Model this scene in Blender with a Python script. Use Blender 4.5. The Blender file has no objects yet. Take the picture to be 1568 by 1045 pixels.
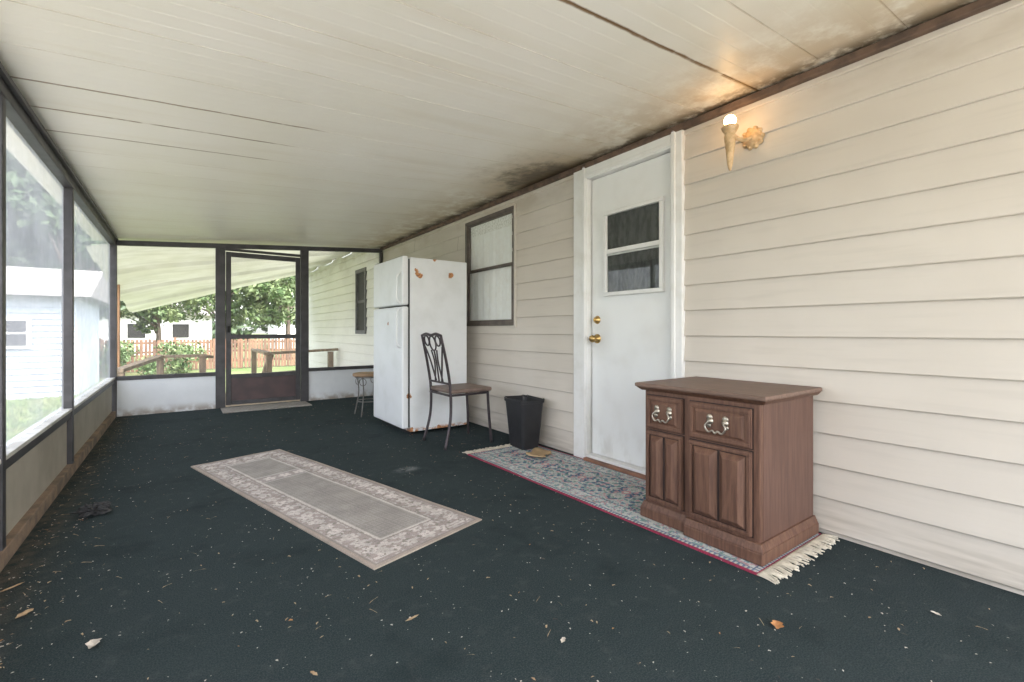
import bpy, math, random
import numpy as np
from mathutils import Vector, Matrix
random.seed(7); rng=np.random.RandomState(5)
S=bpy.context.scene
S.view_settings.view_transform='Standard'
try: S.view_settings.look='None'
except: pass
S.view_settings.exposure=0

# ------------------------------------------------ node helpers
def newmat(name):
    m=bpy.data.materials.new(name); m.use_nodes=True
    nt=m.node_tree; b=nt.nodes['Principled BSDF']
    return m,nt,b
def nd(nt,t,**k):
    n=nt.nodes.new(t)
    for a,v in k.items(): setattr(n,a,v)
    return n
def setin(nt,n,i,v):
    if v is None: return
    if isinstance(v,bpy.types.NodeSocket): nt.links.new(v,n.inputs[i])
    else: n.inputs[i].default_value=v
def M(nt,op,a,b=None,c=None,clamp=False):
    n=nd(nt,'ShaderNodeMath',operation=op); n.use_clamp=clamp
    setin(nt,n,0,a); setin(nt,n,1,b); setin(nt,n,2,c)
    return n.outputs[0]
def MIX(nt,f,a,b):
    n=nd(nt,'ShaderNodeMix',data_type='RGBA')
    setin(nt,n,0,f)
    for i,v in ((6,a),(7,b)):
        if isinstance(v,(tuple,list)): n.inputs[i].default_value=(v[0],v[1],v[2],1)
        else: nt.links.new(v,n.inputs[i])
    return n.outputs[2]
def POS(nt):
    g=nd(nt,'ShaderNodeNewGeometry'); return g.outputs['Position']
def XYZ(nt):
    s=nd(nt,'ShaderNodeSeparateXYZ'); nt.links.new(POS(nt),s.inputs[0]); return s.outputs
def NOISE(nt,scale,stretch=(1,1,1),detail=3,rough=.55):
    mp=nd(nt,'ShaderNodeMapping'); nt.links.new(POS(nt),mp.inputs[0]); mp.inputs['Scale'].default_value=stretch
    n=nd(nt,'ShaderNodeTexNoise'); nt.links.new(mp.outputs[0],n.inputs['Vector'])
    n.inputs['Scale'].default_value=scale; n.inputs['Detail'].default_value=detail; n.inputs['Roughness'].default_value=rough
    return n.outputs[0]
def RANGE(nt,v,a,b,c=0,d=1):
    n=nd(nt,'ShaderNodeMapRange'); n.interpolation_type='SMOOTHSTEP'
    setin(nt,n,0,v); 
    for i,x in enumerate((a,b,c,d)): n.inputs[i+1].default_value=x
    return n.outputs[0]
def BUMP(nt,b,h,strength,dist=.01):
    n=nd(nt,'ShaderNodeBump'); nt.links.new(h,n.inputs['Height'])
    n.inputs['Strength'].default_value=strength; n.inputs['Distance'].default_value=dist
    nt.links.new(n.outputs[0],b.inputs['Normal'])
def pmat(name,c1,c2=None,scale=6,rough=.6,bump=0,bscale=None,stretch=(1,1,1),metal=0,detail=3,lo=.35,hi=.65,dist=.005):
    m,nt,b=newmat(name)
    c2=c2 or tuple(x*.8 for x in c1)
    n=NOISE(nt,scale,stretch,detail)
    f=RANGE(nt,n,lo,hi)
    nt.links.new(MIX(nt,f,c1,c2),b.inputs['Base Color'])
    b.inputs['Roughness'].default_value=rough; b.inputs['Metallic'].default_value=metal
    if bump: BUMP(nt,b,NOISE(nt,bscale or scale*4,stretch,1),bump,dist)
    return m
# ------------------------------------------------ mesh helpers
def empty(name,loc=(0,0,0)):
    e=bpy.data.objects.new(name,None); S.collection.objects.link(e); e.location=loc
    e.empty_display_size=.1
    return e
def mobj(name,v,f,mat,parent=None,smooth=False,bevel=0,seg=2):
    me=bpy.data.meshes.new(name); me.from_pydata([tuple(p) for p in v],[],f); me.update()
    if smooth: me.polygons.foreach_set('use_smooth',[True]*len(me.polygons))
    o=bpy.data.objects.new(name,me); S.collection.objects.link(o)
    if mat: me.materials.append(mat)
    if parent:
        o.parent=parent; o.matrix_parent_inverse=Matrix.Translation(-Vector(parent.location))
    if bevel:
        bm=o.modifiers.new('b','BEVEL'); bm.width=bevel; bm.segments=seg; bm.limit_method='ANGLE'
    return o
BF=[(0,3,2,1),(4,5,6,7),(0,1,5,4),(1,2,6,5),(2,3,7,6),(3,0,4,7)]
def box(name,x0,x1,y0,y1,z0,z1,mat,parent=None,bevel=0):
    if x0>x1:x0,x1=x1,x0
    if y0>y1:y0,y1=y1,y0
    v=[(x0,y0,z0),(x1,y0,z0),(x1,y1,z0),(x0,y1,z0),(x0,y0,z1),(x1,y0,z1),(x1,y1,z1),(x0,y1,z1)]
    return mobj(name,v,BF,mat,parent,bevel=bevel)
def hexa(name,v,mat,parent=None,bevel=0): return mobj(name,v,BF,mat,parent,bevel=bevel)
def sweep(pts,r,seg=8,closed=False):
    pts=[Vector(p) for p in pts]; n=len(pts); V=[];F=[]
    rr=r if isinstance(r,(list,tuple)) else [r]*n
    up=None
    for i,p in enumerate(pts):
        a=pts[(i-1)%n] if (closed or i>0) else p
        c=pts[(i+1)%n] if (closed or i<n-1) else p
        t=(c-a).normalized()
        if up is None:
            up=Vector((0,0,1)) if abs(t.z)<.9 else Vector((1,0,0))
        u=(up-t*up.dot(t)).normalized(); w=t.cross(u); up=u
        for k in range(seg):
            an=2*math.pi*k/seg; V.append(p+(u*math.cos(an)+w*math.sin(an))*rr[i])
    m=n if closed else n-1
    for i in range(m):
        for k in range(seg):
            a=i*seg+k;b=i*seg+(k+1)%seg;j=(i+1)%n
            F.append((a,b,j*seg+(k+1)%seg,j*seg+k))
    if not closed:
        F.append(tuple(range(seg))[::-1]); F.append(tuple((n-1)*seg+k for k in range(seg)))
    return V,F
def tube(name,pts,r,mat,parent=None,seg=8,closed=False):
    V,F=sweep(pts,r,seg,closed); return mobj(name,V,F,mat,parent,smooth=True)
def bez(p,n=12):
    p=[Vector(q) for q in p]; out=[]
    k=len(p)
    for i in range(k-1):
        p0=p[max(i-1,0)];p1=p[i];p2=p[i+1];p3=p[min(i+2,k-1)]
        for j in range(n):
            t=j/n
            out.append(.5*((2*p1)+(-p0+p2)*t+(2*p0-5*p1+4*p2-p3)*t*t+(-p0+3*p1-3*p2+p3)*t**3))
    out.append(p[-1]); return out
def lathe(name,prof,c,mat,parent=None,seg=24,axis='z'):
    V=[];F=[]
    for r,z in prof:
        for k in range(seg):
            a=2*math.pi*k/seg
            if axis=='z': V.append((c[0]+r*math.cos(a),c[1]+r*math.sin(a),c[2]+z))
            else: V.append((c[0]+z,c[1]+r*math.cos(a),c[2]+r*math.sin(a)))
    for i in range(len(prof)-1):
        for k in range(seg):
            F.append((i*seg+k,i*seg+(k+1)%seg,(i+1)*seg+(k+1)%seg,(i+1)*seg+k))
    return mobj(name,V,F,mat,parent,smooth=True)

# ------------------------------------------------ dimensions
W=2.459; L=-.60; FY=6.70; H=2.20; SL=.072; NY=-1.6
def cz(x): return H-SL*(W-x)

# ------------------------------------------------ materials
def siding_mat(name,c1,c2):
    m,nt,b=newmat(name)
    n=NOISE(nt,1.3,(1,1,1),3); s=NOISE(nt,9,(1,.25,3),3)
    x,y,z=XYZ(nt)
    col=MIX(nt,RANGE(nt,n,.3,.7),c1,c2)
    col=MIX(nt,M(nt,'MULTIPLY',RANGE(nt,s,.5,.75),.26),col,tuple(k*.8 for k in c2))
    g=M(nt,'MULTIPLY',RANGE(nt,z,.22,.0),RANGE(nt,s,.3,.7))
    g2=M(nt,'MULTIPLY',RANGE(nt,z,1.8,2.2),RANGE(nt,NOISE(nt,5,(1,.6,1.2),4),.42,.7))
    col=MIX(nt,M(nt,'MULTIPLY',g,.5),col,(.22,.18,.13))
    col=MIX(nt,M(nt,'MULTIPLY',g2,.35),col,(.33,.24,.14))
    nt.links.new(col,b.inputs['Base Color']); b.inputs['Roughness'].default_value=.5
    BUMP(nt,b,NOISE(nt,60,(1,.08,1),1),.15,.002)
    return m
m_side=siding_mat('siding_beige',(.68,.62,.55),(.62,.56,.49))
m_side2=siding_mat('siding_white',(.82,.80,.76),(.74,.72,.68))
m_white=pmat('white_paint',(.83,.82,.80),(.74,.72,.68),7,.4,.1,40,lo=.45,hi=.8)
m_bronze=pmat('dark_bronze',(.060,.056,.062),(.038,.036,.040),9,.45)
m_brown=pmat('brown_trim',(.16,.10,.07),(.09,.06,.045),14,.7,.4,60)
m_bwin=pmat('window_bronze',(.15,.12,.10),(.10,.08,.07),9,.45)
m_dark=pmat('dark_void',(.015,.014,.014),None,6,.8)

def ceil_mat():
    m,nt,b=newmat('ceiling_panels')
    x,y,z=XYZ(nt)
    big=NOISE(nt,1.1,(1,.5,1),3); spot=NOISE(nt,5,(1,1,1),5,.68)
    base=MIX(nt,RANGE(nt,big,.3,.7),(.90,.87,.79),(.85,.815,.71))
    base=MIX(nt,M(nt,'MULTIPLY',RANGE(nt,NOISE(nt,2,(.35,3,1),3),.5,.72),.22),base,(.70,.62,.46))
    pd=M(nt,'DIVIDE',M(nt,'ADD',y,10*.3048-1.19),.3048)
    fl=M(nt,'FLOOR',pd)
    wn=nd(nt,'ShaderNodeTexWhiteNoise',noise_dimensions='1D'); nt.links.new(fl,wn.inputs['W'])
    base=MIX(nt,M(nt,'MULTIPLY',wn.outputs[0],.10),base,(.66,.63,.50))
    # darker brown tint along every panel joint, broken up by noise
    frp=M(nt,'SUBTRACT',pd,fl)
    base=MIX(nt,M(nt,'MULTIPLY',RANGE(nt,frp,.030,.018),M(nt,'MULTIPLY',RANGE(nt,spot,.3,.6),.42)),base,(.40,.32,.20))
    yj=M(nt,'ADD',y,M(nt,'MULTIPLY',M(nt,'SUBTRACT',spot,.5),.022))
    brk=RANGE(nt,NOISE(nt,11,(1,.2,1),2),.22,.45)
    tot=None
    for ys,x0,x1,w,st in ((1.195,.2,.5,.014,1),(2.719,.70,.55,.011,.8),(3.024,.62,.4,.010,.85),(3.329,.50,.42,.009,.75)):
        d=M(nt,'ABSOLUTE',M(nt,'SUBTRACT',yj,ys))
        k=M(nt,'MULTIPLY',RANGE(nt,d,w,w*.25),M(nt,'MULTIPLY',RANGE(nt,x,x0,x1),st))
        tot=k if tot is None else M(nt,'MAXIMUM',tot,k)
    col=MIX(nt,M(nt,'MULTIPLY',tot,brk),base,(.22,.13,.06))
    # browning towards house wall
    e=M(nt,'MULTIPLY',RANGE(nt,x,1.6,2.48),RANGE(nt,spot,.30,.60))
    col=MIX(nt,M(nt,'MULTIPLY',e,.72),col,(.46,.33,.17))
    # dark mould patch with soft outer halo
    dx=M(nt,'DIVIDE',M(nt,'SUBTRACT',x,2.40),.72); dy=M(nt,'DIVIDE',M(nt,'SUBTRACT',y,2.85),.80)
    dd=M(nt,'SQRT',M(nt,'ADD',M(nt,'MULTIPLY',dx,dx),M(nt,'MULTIPLY',dy,dy)))
    dd=M(nt,'ADD',dd,M(nt,'MULTIPLY',M(nt,'SUBTRACT',spot,.5),1.5))
    col=MIX(nt,M(nt,'MULTIPLY',RANGE(nt,dd,1,.3),.65),col,(.36,.27,.15))
    col=MIX(nt,M(nt,'MULTIPLY',RANGE(nt,dd,.60,.12),.9),col,(.075,.055,.035))
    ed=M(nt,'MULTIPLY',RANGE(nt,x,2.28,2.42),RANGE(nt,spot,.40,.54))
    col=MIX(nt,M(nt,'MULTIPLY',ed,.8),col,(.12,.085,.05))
    nt.links.new(col,b.inputs['Base Color']); b.inputs['Roughness'].default_value=.42
    BUMP(nt,b,NOISE(nt,4,(.5,1.5,1),1),.25,.01)
    return m
m_ceil=ceil_mat()

def carpet_mat():
    m,nt,b=newmat('carpet')
    n1=NOISE(nt,1.2,(1,1,1),4,.6); n2=NOISE(nt,220,(1,1,1),2,.6); n3=NOISE(nt,14,(1,1,1),4,.7)
    col=MIX(nt,RANGE(nt,n1,.3,.7),(.018,.031,.033),(.026,.040,.042))
    col=MIX(nt,RANGE(nt,n2,.35,.7),col,(.050,.063,.067))
    col=MIX(nt,M(nt,'MULTIPLY',RANGE(nt,n3,.52,.75),.42),col,(.078,.082,.084))
    x,y,z=XYZ(nt)
    col=MIX(nt,M(nt,'MULTIPLY',RANGE(nt,NOISE(nt,2.6,(1,1,1),4,.65),.52,.72),.42),col,(.011,.019,.021))
    du=M(nt,'MULTIPLY',RANGE(nt,x,-.36,-.6),RANGE(nt,n3,.35,.65))
    col=MIX(nt,M(nt,'MULTIPLY',du,.5),col,(.16,.125,.09))
    dx=M(nt,'DIVIDE',M(nt,'SUBTRACT',x,1.26),.12); dy=M(nt,'DIVIDE',M(nt,'SUBTRACT',y,2.98),.08)
    dd=M(nt,'SQRT',M(nt,'ADD',M(nt,'MULTIPLY',dx,dx),M(nt,'MULTIPLY',dy,dy)))
    col=MIX(nt,M(nt,'MULTIPLY',M(nt,'MULTIPLY',RANGE(nt,dd,1,.2),RANGE(nt,n3,.35,.6)),.7),col,(.24,.25,.25))
    v=nd(nt,'ShaderNodeTexVoronoi'); nt.links.new(POS(nt),v.inputs['Vector']); v.inputs['Scale'].default_value=30
    k=M(nt,'MULTIPLY',RANGE(nt,v.outputs['Distance'],.08,.03),RANGE(nt,n3,.45,.55))
    col=MIX(nt,M(nt,'MULTIPLY',k,.75),col,(.42,.39,.34))
    nt.links.new(col,b.inputs['Base Color']); b.inputs['Roughness'].default_value=.95
    b.inputs['Specular IOR Level'].default_value=.15
    BUMP(nt,b,n2,.9,.006)
    return m
m_carpet=carpet_mat()

def screen_mat(name,op,col=(.5,.5,.5)):
    m,nt,b=newmat(name); out=nt.nodes['Material Output']
    tr=nd(nt,'ShaderNodeBsdfTransparent'); df=nd(nt,'ShaderNodeBsdfDiffuse'); tl=nd(nt,'ShaderNodeBsdfTranslucent')
    df.inputs[0].default_value=(*col,1); tl.inputs[0].default_value=(*col,1)
    a=nd(nt,'ShaderNodeMixShader'); a.inputs[0].default_value=.5
    nt.links.new(df.outputs[0],a.inputs[1]); nt.links.new(tl.outputs[0],a.inputs[2])
    x=nd(nt,'ShaderNodeMixShader'); 
    n=NOISE(nt,3,(1,1,1),3)
    nt.links.new(RANGE(nt,n,.3,.7,op*.85,op*1.15),x.inputs[0])
    nt.links.new(tr.outputs[0],x.inputs[1]); nt.links.new(a.outputs[0],x.inputs[2])
    nt.links.new(x.outputs[0],out.inputs[0]); nt.nodes.remove(b)
    return m
m_scrL=screen_mat('insect_screen_side',.58,(.40,.41,.45))
m_scrF=screen_mat('insect_screen_end',.12,(.6,.6,.6))
def glass_mat():
    m,nt,b=newmat('window_glass'); out=nt.nodes['Material Output']
    tr=nd(nt,'ShaderNodeBsdfTransparent'); gl=nd(nt,'ShaderNodeBsdfGlossy'); gl.inputs['Roughness'].default_value=.03
    tr.inputs[0].default_value=(.98,.99,.99,1)
    x=nd(nt,'ShaderNodeMixShader'); x.inputs[0].default_value=.05
    nt.links.new(tr.outputs[0],x.inputs[1]); nt.links.new(gl.outputs[0],x.inputs[2]); nt.links.new(x.outputs[0],out.inputs[0])
    nt.nodes.remove(b); return m
m_glass=glass_mat()
def vcol_mat(name,rough=.95,bs=300,bump=.6):
    m,nt,b=newmat(name); a=nd(nt,'ShaderNodeVertexColor'); a.layer_name='Col'
    n=NOISE(nt,8,(1,1,1),3); f=NOISE(nt,bs,(1,1,1),1)
    hs=nd(nt,'ShaderNodeHueSaturation'); nt.links.new(a.outputs[0],hs.inputs['Color'])
    nt.links.new(M(nt,'MULTIPLY',RANGE(nt,n,.3,.7,.88,1.08),RANGE(nt,f,.3,.7,.8,1.15)),hs.inputs['Value'])
    nt.links.new(hs.outputs[0],b.inputs['Base Color']); b.inputs['Roughness'].default_value=rough
    b.inputs['Specular IOR Level'].default_value=.2
    BUMP(nt,b,f,bump,.004); return m
m_rug=vcol_mat('rug_pile')

# ------------------------------------------------ ground
m_grass=pmat('grass_ground',(.07,.11,.025),(.12,.13,.05),.6,.95)
GZ=-.60
mobj('ground',[(-300,-300,GZ),(300,-300,GZ),(300,300,GZ),(-300,300,GZ)],[(0,1,2,3)],m_grass)
m_bounce=pmat('bounce_concrete',(.64,.60,.54),(.55,.515,.455),2,.9)  # kept pale so the two added slabs reflect more sun
box('added_bounce_slab',-9,4.5,-12,NY-.05,GZ+.004,GZ+.06,m_bounce)  # unseen slab behind the camera, added to bounce sunlight into the porch
box('added_bounce_strip',-5,-.66,NY-.04,4.6,GZ+.004,GZ+.05,m_bounce)  # unseen strip beside the porch, added for warm bounce light
def blades(name,reg,n,h,mat):
    V=[];F=[]
    for i in range(n):
        x=random.uniform(reg[0],reg[1]);y=random.uniform(reg[2],reg[3]);a=random.uniform(0,6.28);s=random.uniform(.5,1.2)*h
        dx,dy=math.cos(a)*.012,math.sin(a)*.012;k=len(V);lx,ly=random.uniform(-.04,.04),random.uniform(-.04,.04)
        V+=[(x-dx,y-dy,GZ),(x+dx,y+dy,GZ),(x+lx,y+ly,GZ+s)];F.append((k,k+1,k+2))
    return mobj(name,V,F,mat)
m_blade=pmat('grass_blades',(.10,.18,.03),(.19,.22,.07),2,.8)
blades('grass',(-5,-.75,4.65,14.8),20000,.09,m_blade)

# ------------------------------------------------ floor
fl=empty('porch_floor')
box('carpet',L-.03,W+.02,NY,FY+.05,-.03,0,m_carpet,fl)
m_wood=pmat('weathered_wood',(.30,.22,.15),(.2,.15,.11),5,.85,0,40,(6,1,1))
box('deck_base',L-.03,W+.02,NY,FY+.05,-.2,-.031,m_wood,fl)
box('skirt',L+.0,L+.03,NY,FY+.04,GZ,-.2,m_white,fl)
m_dirt=pmat('dusty_wood_base',(.30,.21,.15),(.17,.13,.10),9,.95,.5,60)

# ------------------------------------------------ house
house=empty('mobile_home')
openings=[(1.655,2.54,0,2.15),(3.39,4.19,1.01,2.07)]
def siding(name,Y0,Y1,Z0,Z1,ops,mat,step=.15,zoff=0.0,joints=True):
    V=[];F=[]
    def q(a,b,c,d):
        k=len(V); V.extend([a,b,c,d]); F.append((k,k+1,k+2,k+3))
    z=Z0+zoff-step
    ci=0
    while z<Z1:
        z0,z1=z,z+step; ci+=1
        ys=sorted({Y0,Y1}|{o for op in ops for o in op[:2] if Y0<o<Y1})
        j=None
        if joints:
            r=random.Random(ci*13+1); j=[r.uniform(Y0,Y0+1.6)+k*3.0 for k in range(4)]
            ys=sorted(set(ys)|{a for a in j if Y0<a<Y1})
        for a,b in zip(ys[:-1],ys[1:]):
            segs=[(max(z0,Z0),min(z1,Z1))]
            for op in ops:
                if op[0]<(a+b)/2<op[1]:
                    ns=[]
                    for s in segs:
                        if op[3]<=s[0] or op[2]>=s[1]: ns.append(s); continue
                        if s[0]<op[2]: ns.append((s[0],op[2]))
                        if s[1]>op[3]: ns.append((op[3],s[1]))
                    segs=ns
            off=0
            if j:
                off=-.0018*(sum(1 for t in j if (a+b)/2>t)%2)
            for s in segs:
                if s[1]-s[0]<.002: continue
                fx=lambda zz: W-.015*(1-(zz-z0)/step)+off
                xa,xb=fx(s[0]),fx(s[1])
                if abs(s[0]-z0)<1e-6:
                    q((W+.004,b,s[0]),(W+.004,a,s[0]),(xa+.003,a,s[0]),(xa+.003,b,s[0]))
                    q((xa+.003,b,s[0]),(xa+.003,a,s[0]),(xa,a,s[0]+.004),(xa,b,s[0]+.004))
                    q((xa,b,s[0]+.004),(xa,a,s[0]+.004),(xb,a,s[1]),(xb,b,s[1]))
                else: q((xa,b,s[0]),(xa,a,s[0]),(xb,a,s[1]),(xb,b,s[1]))
        z+=step
    return mobj(name,V,F,mat,house)
siding('siding_porch',NY,FY+.03,0,H+.0,openings,m_side,.15,.02)
siding('siding_end',FY+.05,11.8,-.2,2.35,[(7.44,7.92,.95,1.95)],m_side2,.15,.02,False)
box('wall_core',2.56,7.5,-2.4,11.8,GZ,2.6,m_white,house)
for i,(y0,y1,z0,z1) in enumerate([(NY,1.655,-.1,2.3),(2.54,3.39,-.1,2.3),(3.39,4.19,-.1,1.01),(3.39,4.19,2.07,2.3),(4.19,7.44,-.1,2.3),(7.92,11.8,-.5,2.5),(1.655,2.54,2.15,2.3),(7.44,7.92,-.5,.95),(7.44,7.92,1.95,2.5)]):
    box('sheathing_%d'%i,W+.005,2.555,y0,y1,z0,z1,m_brown,house)
m_roof=pmat('roof_shingle',(.22,.2,.19),(.15,.14,.13),9,.9)
mobj('roof',[(2.2,-2.6,2.6),(7.9,-2.6,2.6),(7.9,12.1,2.6),(2.2,12.1,2.6),(5,-2.6,3.5),(5,12.1,3.5)],[(0,4,5,3),(1,2,5,4),(0,1,4),(2,3,5),(0,3,2,1)],m_roof,house)

def curtain(name,x,y0,y1,z0,z1,mat,amp=.008,freq=60,parent=None,gather=None):
    V=[];F=[];ny=90;nz=14
    for j in range(nz+1):
        z=z0+(z1-z0)*j/nz
        for i in range(ny+1):
            y=y0+(y1-y0)*i/ny
            V.append((x+amp*math.sin(freq*y+.8*math.sin(3*z+y*9))+amp*.5*math.sin(freq*2.3*y+1),y,z))
    for j in range(nz):
        for i in range(ny):
            a=j*(ny+1)+i; F.append((a,a+1,a+ny+2,a+ny+1))
    return mobj(name,V,F,mat,parent,smooth=True)
m_curt=pmat('white_curtain',(.90,.90,.87),(.87,.86,.82),20,.9)
m_lace=pmat('lace_valance',(.88,.87,.83),(.68,.67,.61),60,.9,0,120,lo=.45,hi=.6)
m_dcurt=pmat('dark_curtain',(.030,.032,.030),(.075,.08,.075),35,.9,0,120,(1,1,.4))
wy0,wy1,wz0,wz1=3.36,4.22,1.0,2.08
m_wf=m_bwin
t=.035; X0=W-.026
box('window_sill',X0,W+.08,wy0,wy1,wz0,wz0+t,m_wf,house,.004)
box('window_head',X0,W+.08,wy0,wy1,wz1-t,wz1,m_wf,house,.004)
box('window_jamb_near',X0+.01,W+.08,wy0,wy0+.022,wz0+t,wz1-t,m_wf,house,.004)
box('window_jamb_far',X0,W+.08,wy1-.045,wy1,wz0+t,wz1-t,m_wf,house,.004)
mid=1.545
for nm,za,zb,xo in (('upper',mid,wz1-t,.0),('lower',wz0+t,mid+.03,.006)):
    xx=W-.012-xo
    ya,yb=wy0+.022,wy1-.045
    box('sash_%s_top'%nm,xx,xx+.018,ya,yb,zb-.020,zb,m_wf,house,.003)
    box('sash_%s_bot'%nm,xx,xx+.018,ya,yb,za,za+.020,m_wf,house,.003)
    box('sash_%s_a'%nm,xx,xx+.018,ya,ya+.014,za+.020,zb-.020,m_wf,house,.003)
    box('sash_%s_b'%nm,xx,xx+.018,yb-.026,yb,za+.020,zb-.020,m_wf,house,.003)
    mobj('pane_%s'%nm,[(xx+.006,ya,za),(xx+.006,yb,za),(xx+.006,yb,zb),(xx+.006,ya,zb)],[(0,1,2,3)],m_glass,house)
curtain('curtain',W+.014,wy0+.024,wy1-.048,wz0,wz1-.06,m_curt,.0025,48,house)
curtain('valance',W+.008,wy0+.024,wy1-.048,1.92,wz1-.03,m_lace,.0012,80,house)
box('window_trim_near',W-.02,W+.004,wy0-.028,wy0-.003,wz0-.02,wz1+.02,m_side,house,.003)

box('end_window_frame_top',W-.03,W+.03,7.42,7.95,1.92,1.98,m_bronze,house)
box('end_window_frame_bot',W-.03,W+.03,7.42,7.95,.90,.96,m_bronze,house)
box('end_window_frame_a',W-.03,W+.03,7.42,7.47,.96,1.92,m_bronze,house)
box('end_window_frame_b',W-.03,W+.03,7.89,7.95,.96,1.92,m_bronze,house)
box('end_window_rail',W-.01,W+.02,7.47,7.89,1.42,1.46,m_bronze,house)
box('end_window_glass',W+.005,W+.05,7.47,7.89,.96,1.92,m_dark,house)

# ---- entry door
def door_mat():
    m,nt,b=newmat('door_paint')
    x,y,z=XYZ(nt)
    col=MIX(nt,RANGE(nt,NOISE(nt,3),.45,.8),(.83,.83,.82),(.76,.75,.73))
    g=M(nt,'MULTIPLY',RANGE(nt,z,.35,.05),RANGE(nt,NOISE(nt,11,(1,1,.5),4),.42,.65))
    col=MIX(nt,M(nt,'MULTIPLY',g,.35),col,(.45,.40,.33))
    dy=M(nt,'SUBTRACT',y,2.33); dz=M(nt,'MULTIPLY',M(nt,'SUBTRACT',z,.93),.6)
    dd=M(nt,'SQRT',M(nt,'ADD',M(nt,'MULTIPLY',dy,dy),M(nt,'MULTIPLY',dz,dz)))
    col=MIX(nt,M(nt,'MULTIPLY',RANGE(nt,dd,.16,.03),.22),col,(.45,.42,.36))
    nt.links.new(col,b.inputs['Base Color']); b.inputs['Roughness'].default_value=.35
    return m
m_door=door_mat()
door=empty('entry_door'); door.parent=house
def dbox(n,*a,**k): return box(n,*a,parent=door,**k)
CX=W-.035
dbox('casing_far',CX,W+.04,2.425,2.565,0,2.175,m_white,bevel=.006)
dbox('casing_near',CX,W+.04,1.63,1.715,0,2.175,m_white,bevel=.006)
dbox('casing_head',CX,W+.04,1.7152,2.4248,2.065,2.175,m_white,bevel=.006)
dbox('casing_bead_far',CX-.010,CX+.002,2.435,2.463,0,2.165,m_white,bevel=.004)
dbox('casing_bead_near',CX-.010,CX+.002,1.675,1.702,0,2.165,m_white,bevel=.004)
dbox('casing_bead_head',CX-.010,CX+.002,1.703,2.434,2.075,2.10,m_white,bevel=.004)
dbox('slab',W+.012,W+.055,1.722,2.415,.05,2.06,m_door,bevel=.004)
m_thr=pmat('threshold_wood',(.28,.13,.08),(.18,.09,.06),8,.6,.2,40)
m_alu=pmat('aluminium',(.6,.6,.58),(.45,.45,.43),12,.35,metal=.8)
dbox('threshold_board',W-.075,W+.02,1.72,2.42,.0,.028,m_thr,bevel=.004)
dbox('threshold_strip',W-.05,W+.05,1.722,2.42,.029,.048,m_white,bevel=.004)
a,b,c,d=1.785,2.285,1.195,1.795; xf=W-.012
f=.028
dbox('lite_top',xf,W+.013,a,b,d-f,d,m_white,bevel=.005)
dbox('lite_bottom',xf,W+.013,a,b,c,c+f,m_white,bevel=.005)
dbox('lite_near',xf,W+.013,a,a+f,c+f,d-f,m_white,bevel=.005)
dbox('lite_far',xf,W+.013,b-f,b,c+f,d-f,m_white,bevel=.005)
dbox('lite_rail',xf+.004,W+.013,a+f,b-f,1.495,1.525,m_white,bevel=.004)
dbox('lite_sash_line',xf+.007,W+.0,a+f,b-f,1.478,1.494,m_alu,bevel=.002)
curtain('lite_curtain',W+.0085,a+f,b-f,c+f,d-f,m_dcurt,.002,55,door)
mobj('lite_glass',[(W+.003,a+f,c+f),(W+.003,b-f,c+f),(W+.003,b-f,d-f),(W+.003,a+f,d-f)],[(0,1,2,3)],m_glass,door)
m_brass=pmat('brass',(.62,.42,.16),(.45,.3,.12),20,.3,metal=.9)
lathe('knob',[(0,-.07),(.018,-.068),(.027,-.055),(.024,-.04),(.011,-.03),(.011,-.012),(.033,-.008),(.034,0.0)],(W+.011,2.36,.893),m_brass,door,axis='x')
lathe('deadbolt',[(0,-.03),(.012,-.03),(.014,-.02),(.026,-.012),(.030,0.0)],(W+.011,2.36,1.03),m_brass,door,axis='x')
dbox('deadbolt_latch',W-.025,W-.018,2.357,2.363,1.018,1.042,m_brass)
for z in (.3,1.05,1.85):
    tube('hinge_%d'%int(z*100),[(W+.006,1.7225,z-.045),(W+.006,1.7225,z+.045)],.006,m_white,door)

# ------------------------------------------------ porch shell
porch=empty('screened_porch')
off=1.19-12*.3048
prof=[]
y=off
while y<FY+.35:
    prof+=[(y,0),(y+.0008,.003),(y+.0036,.003),(y+.0044,0)]
    for k in (1,2,3):
        q=y+k*.0762; prof+=[(q-.002,0),(q,.0008),(q+.002,0)]
    y+=.3048
prof=[p for p in prof if NY-.1<p[0]<FY+.25]
V=[];F=[]
nx=14
for i in range(nx+1):
    x=-.78+(W-(-.78))*i/nx
    for j,(yy,dz) in enumerate(prof):
        sag=.004*math.sin(x*2.1+yy*.8)+.002*math.sin(yy*5+x)
        V.append((x,yy,cz(x)+dz+sag))
n=len(prof)
for i in range(nx):
    for j in range(n-1):
        F.append((i*n+j,i*n+j+1,(i+1)*n+j+1,(i+1)*n+j))
mobj('ceiling',V,F,m_ceil,porch)
def slope_box(name,x0,x1,y0,y1,za,zb,mat,parent=porch,bevel=0):
    v=[(x0,y0,cz(x0)+za),(x1,y0,cz(x1)+za),(x1,y1,cz(x1)+za),(x0,y1,cz(x0)+za),(x0,y0,cz(x0)+zb),(x1,y0,cz(x1)+zb),(x1,y1,cz(x1)+zb),(x0,y1,cz(x0)+zb)]
    return hexa(name,v,mat,parent,bevel)
slope_box('roof_panel',-.8,W-.01,NY-.12,FY+.27,.022,.09,m_white)
box('wall_trim',W-.045,W-.001,NY,FY,2.148,2.186,m_brown,porch,.006)
box('wall_trim_lip',W-.02,W-.001,NY,FY,2.186,2.196,m_dirt,porch)
box('header_side',L-.04,L+.03,NY,FY-.03,1.895,1.965,m_bronze,porch,.004)
box('header_side_lip',L+.03,L+.05,NY,FY-.03,1.945,1.968,m_bronze,porch)
SZ=.43
m_sill=pmat('sill',(.72,.71,.68),(.55,.53,.50),8,.6)
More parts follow.
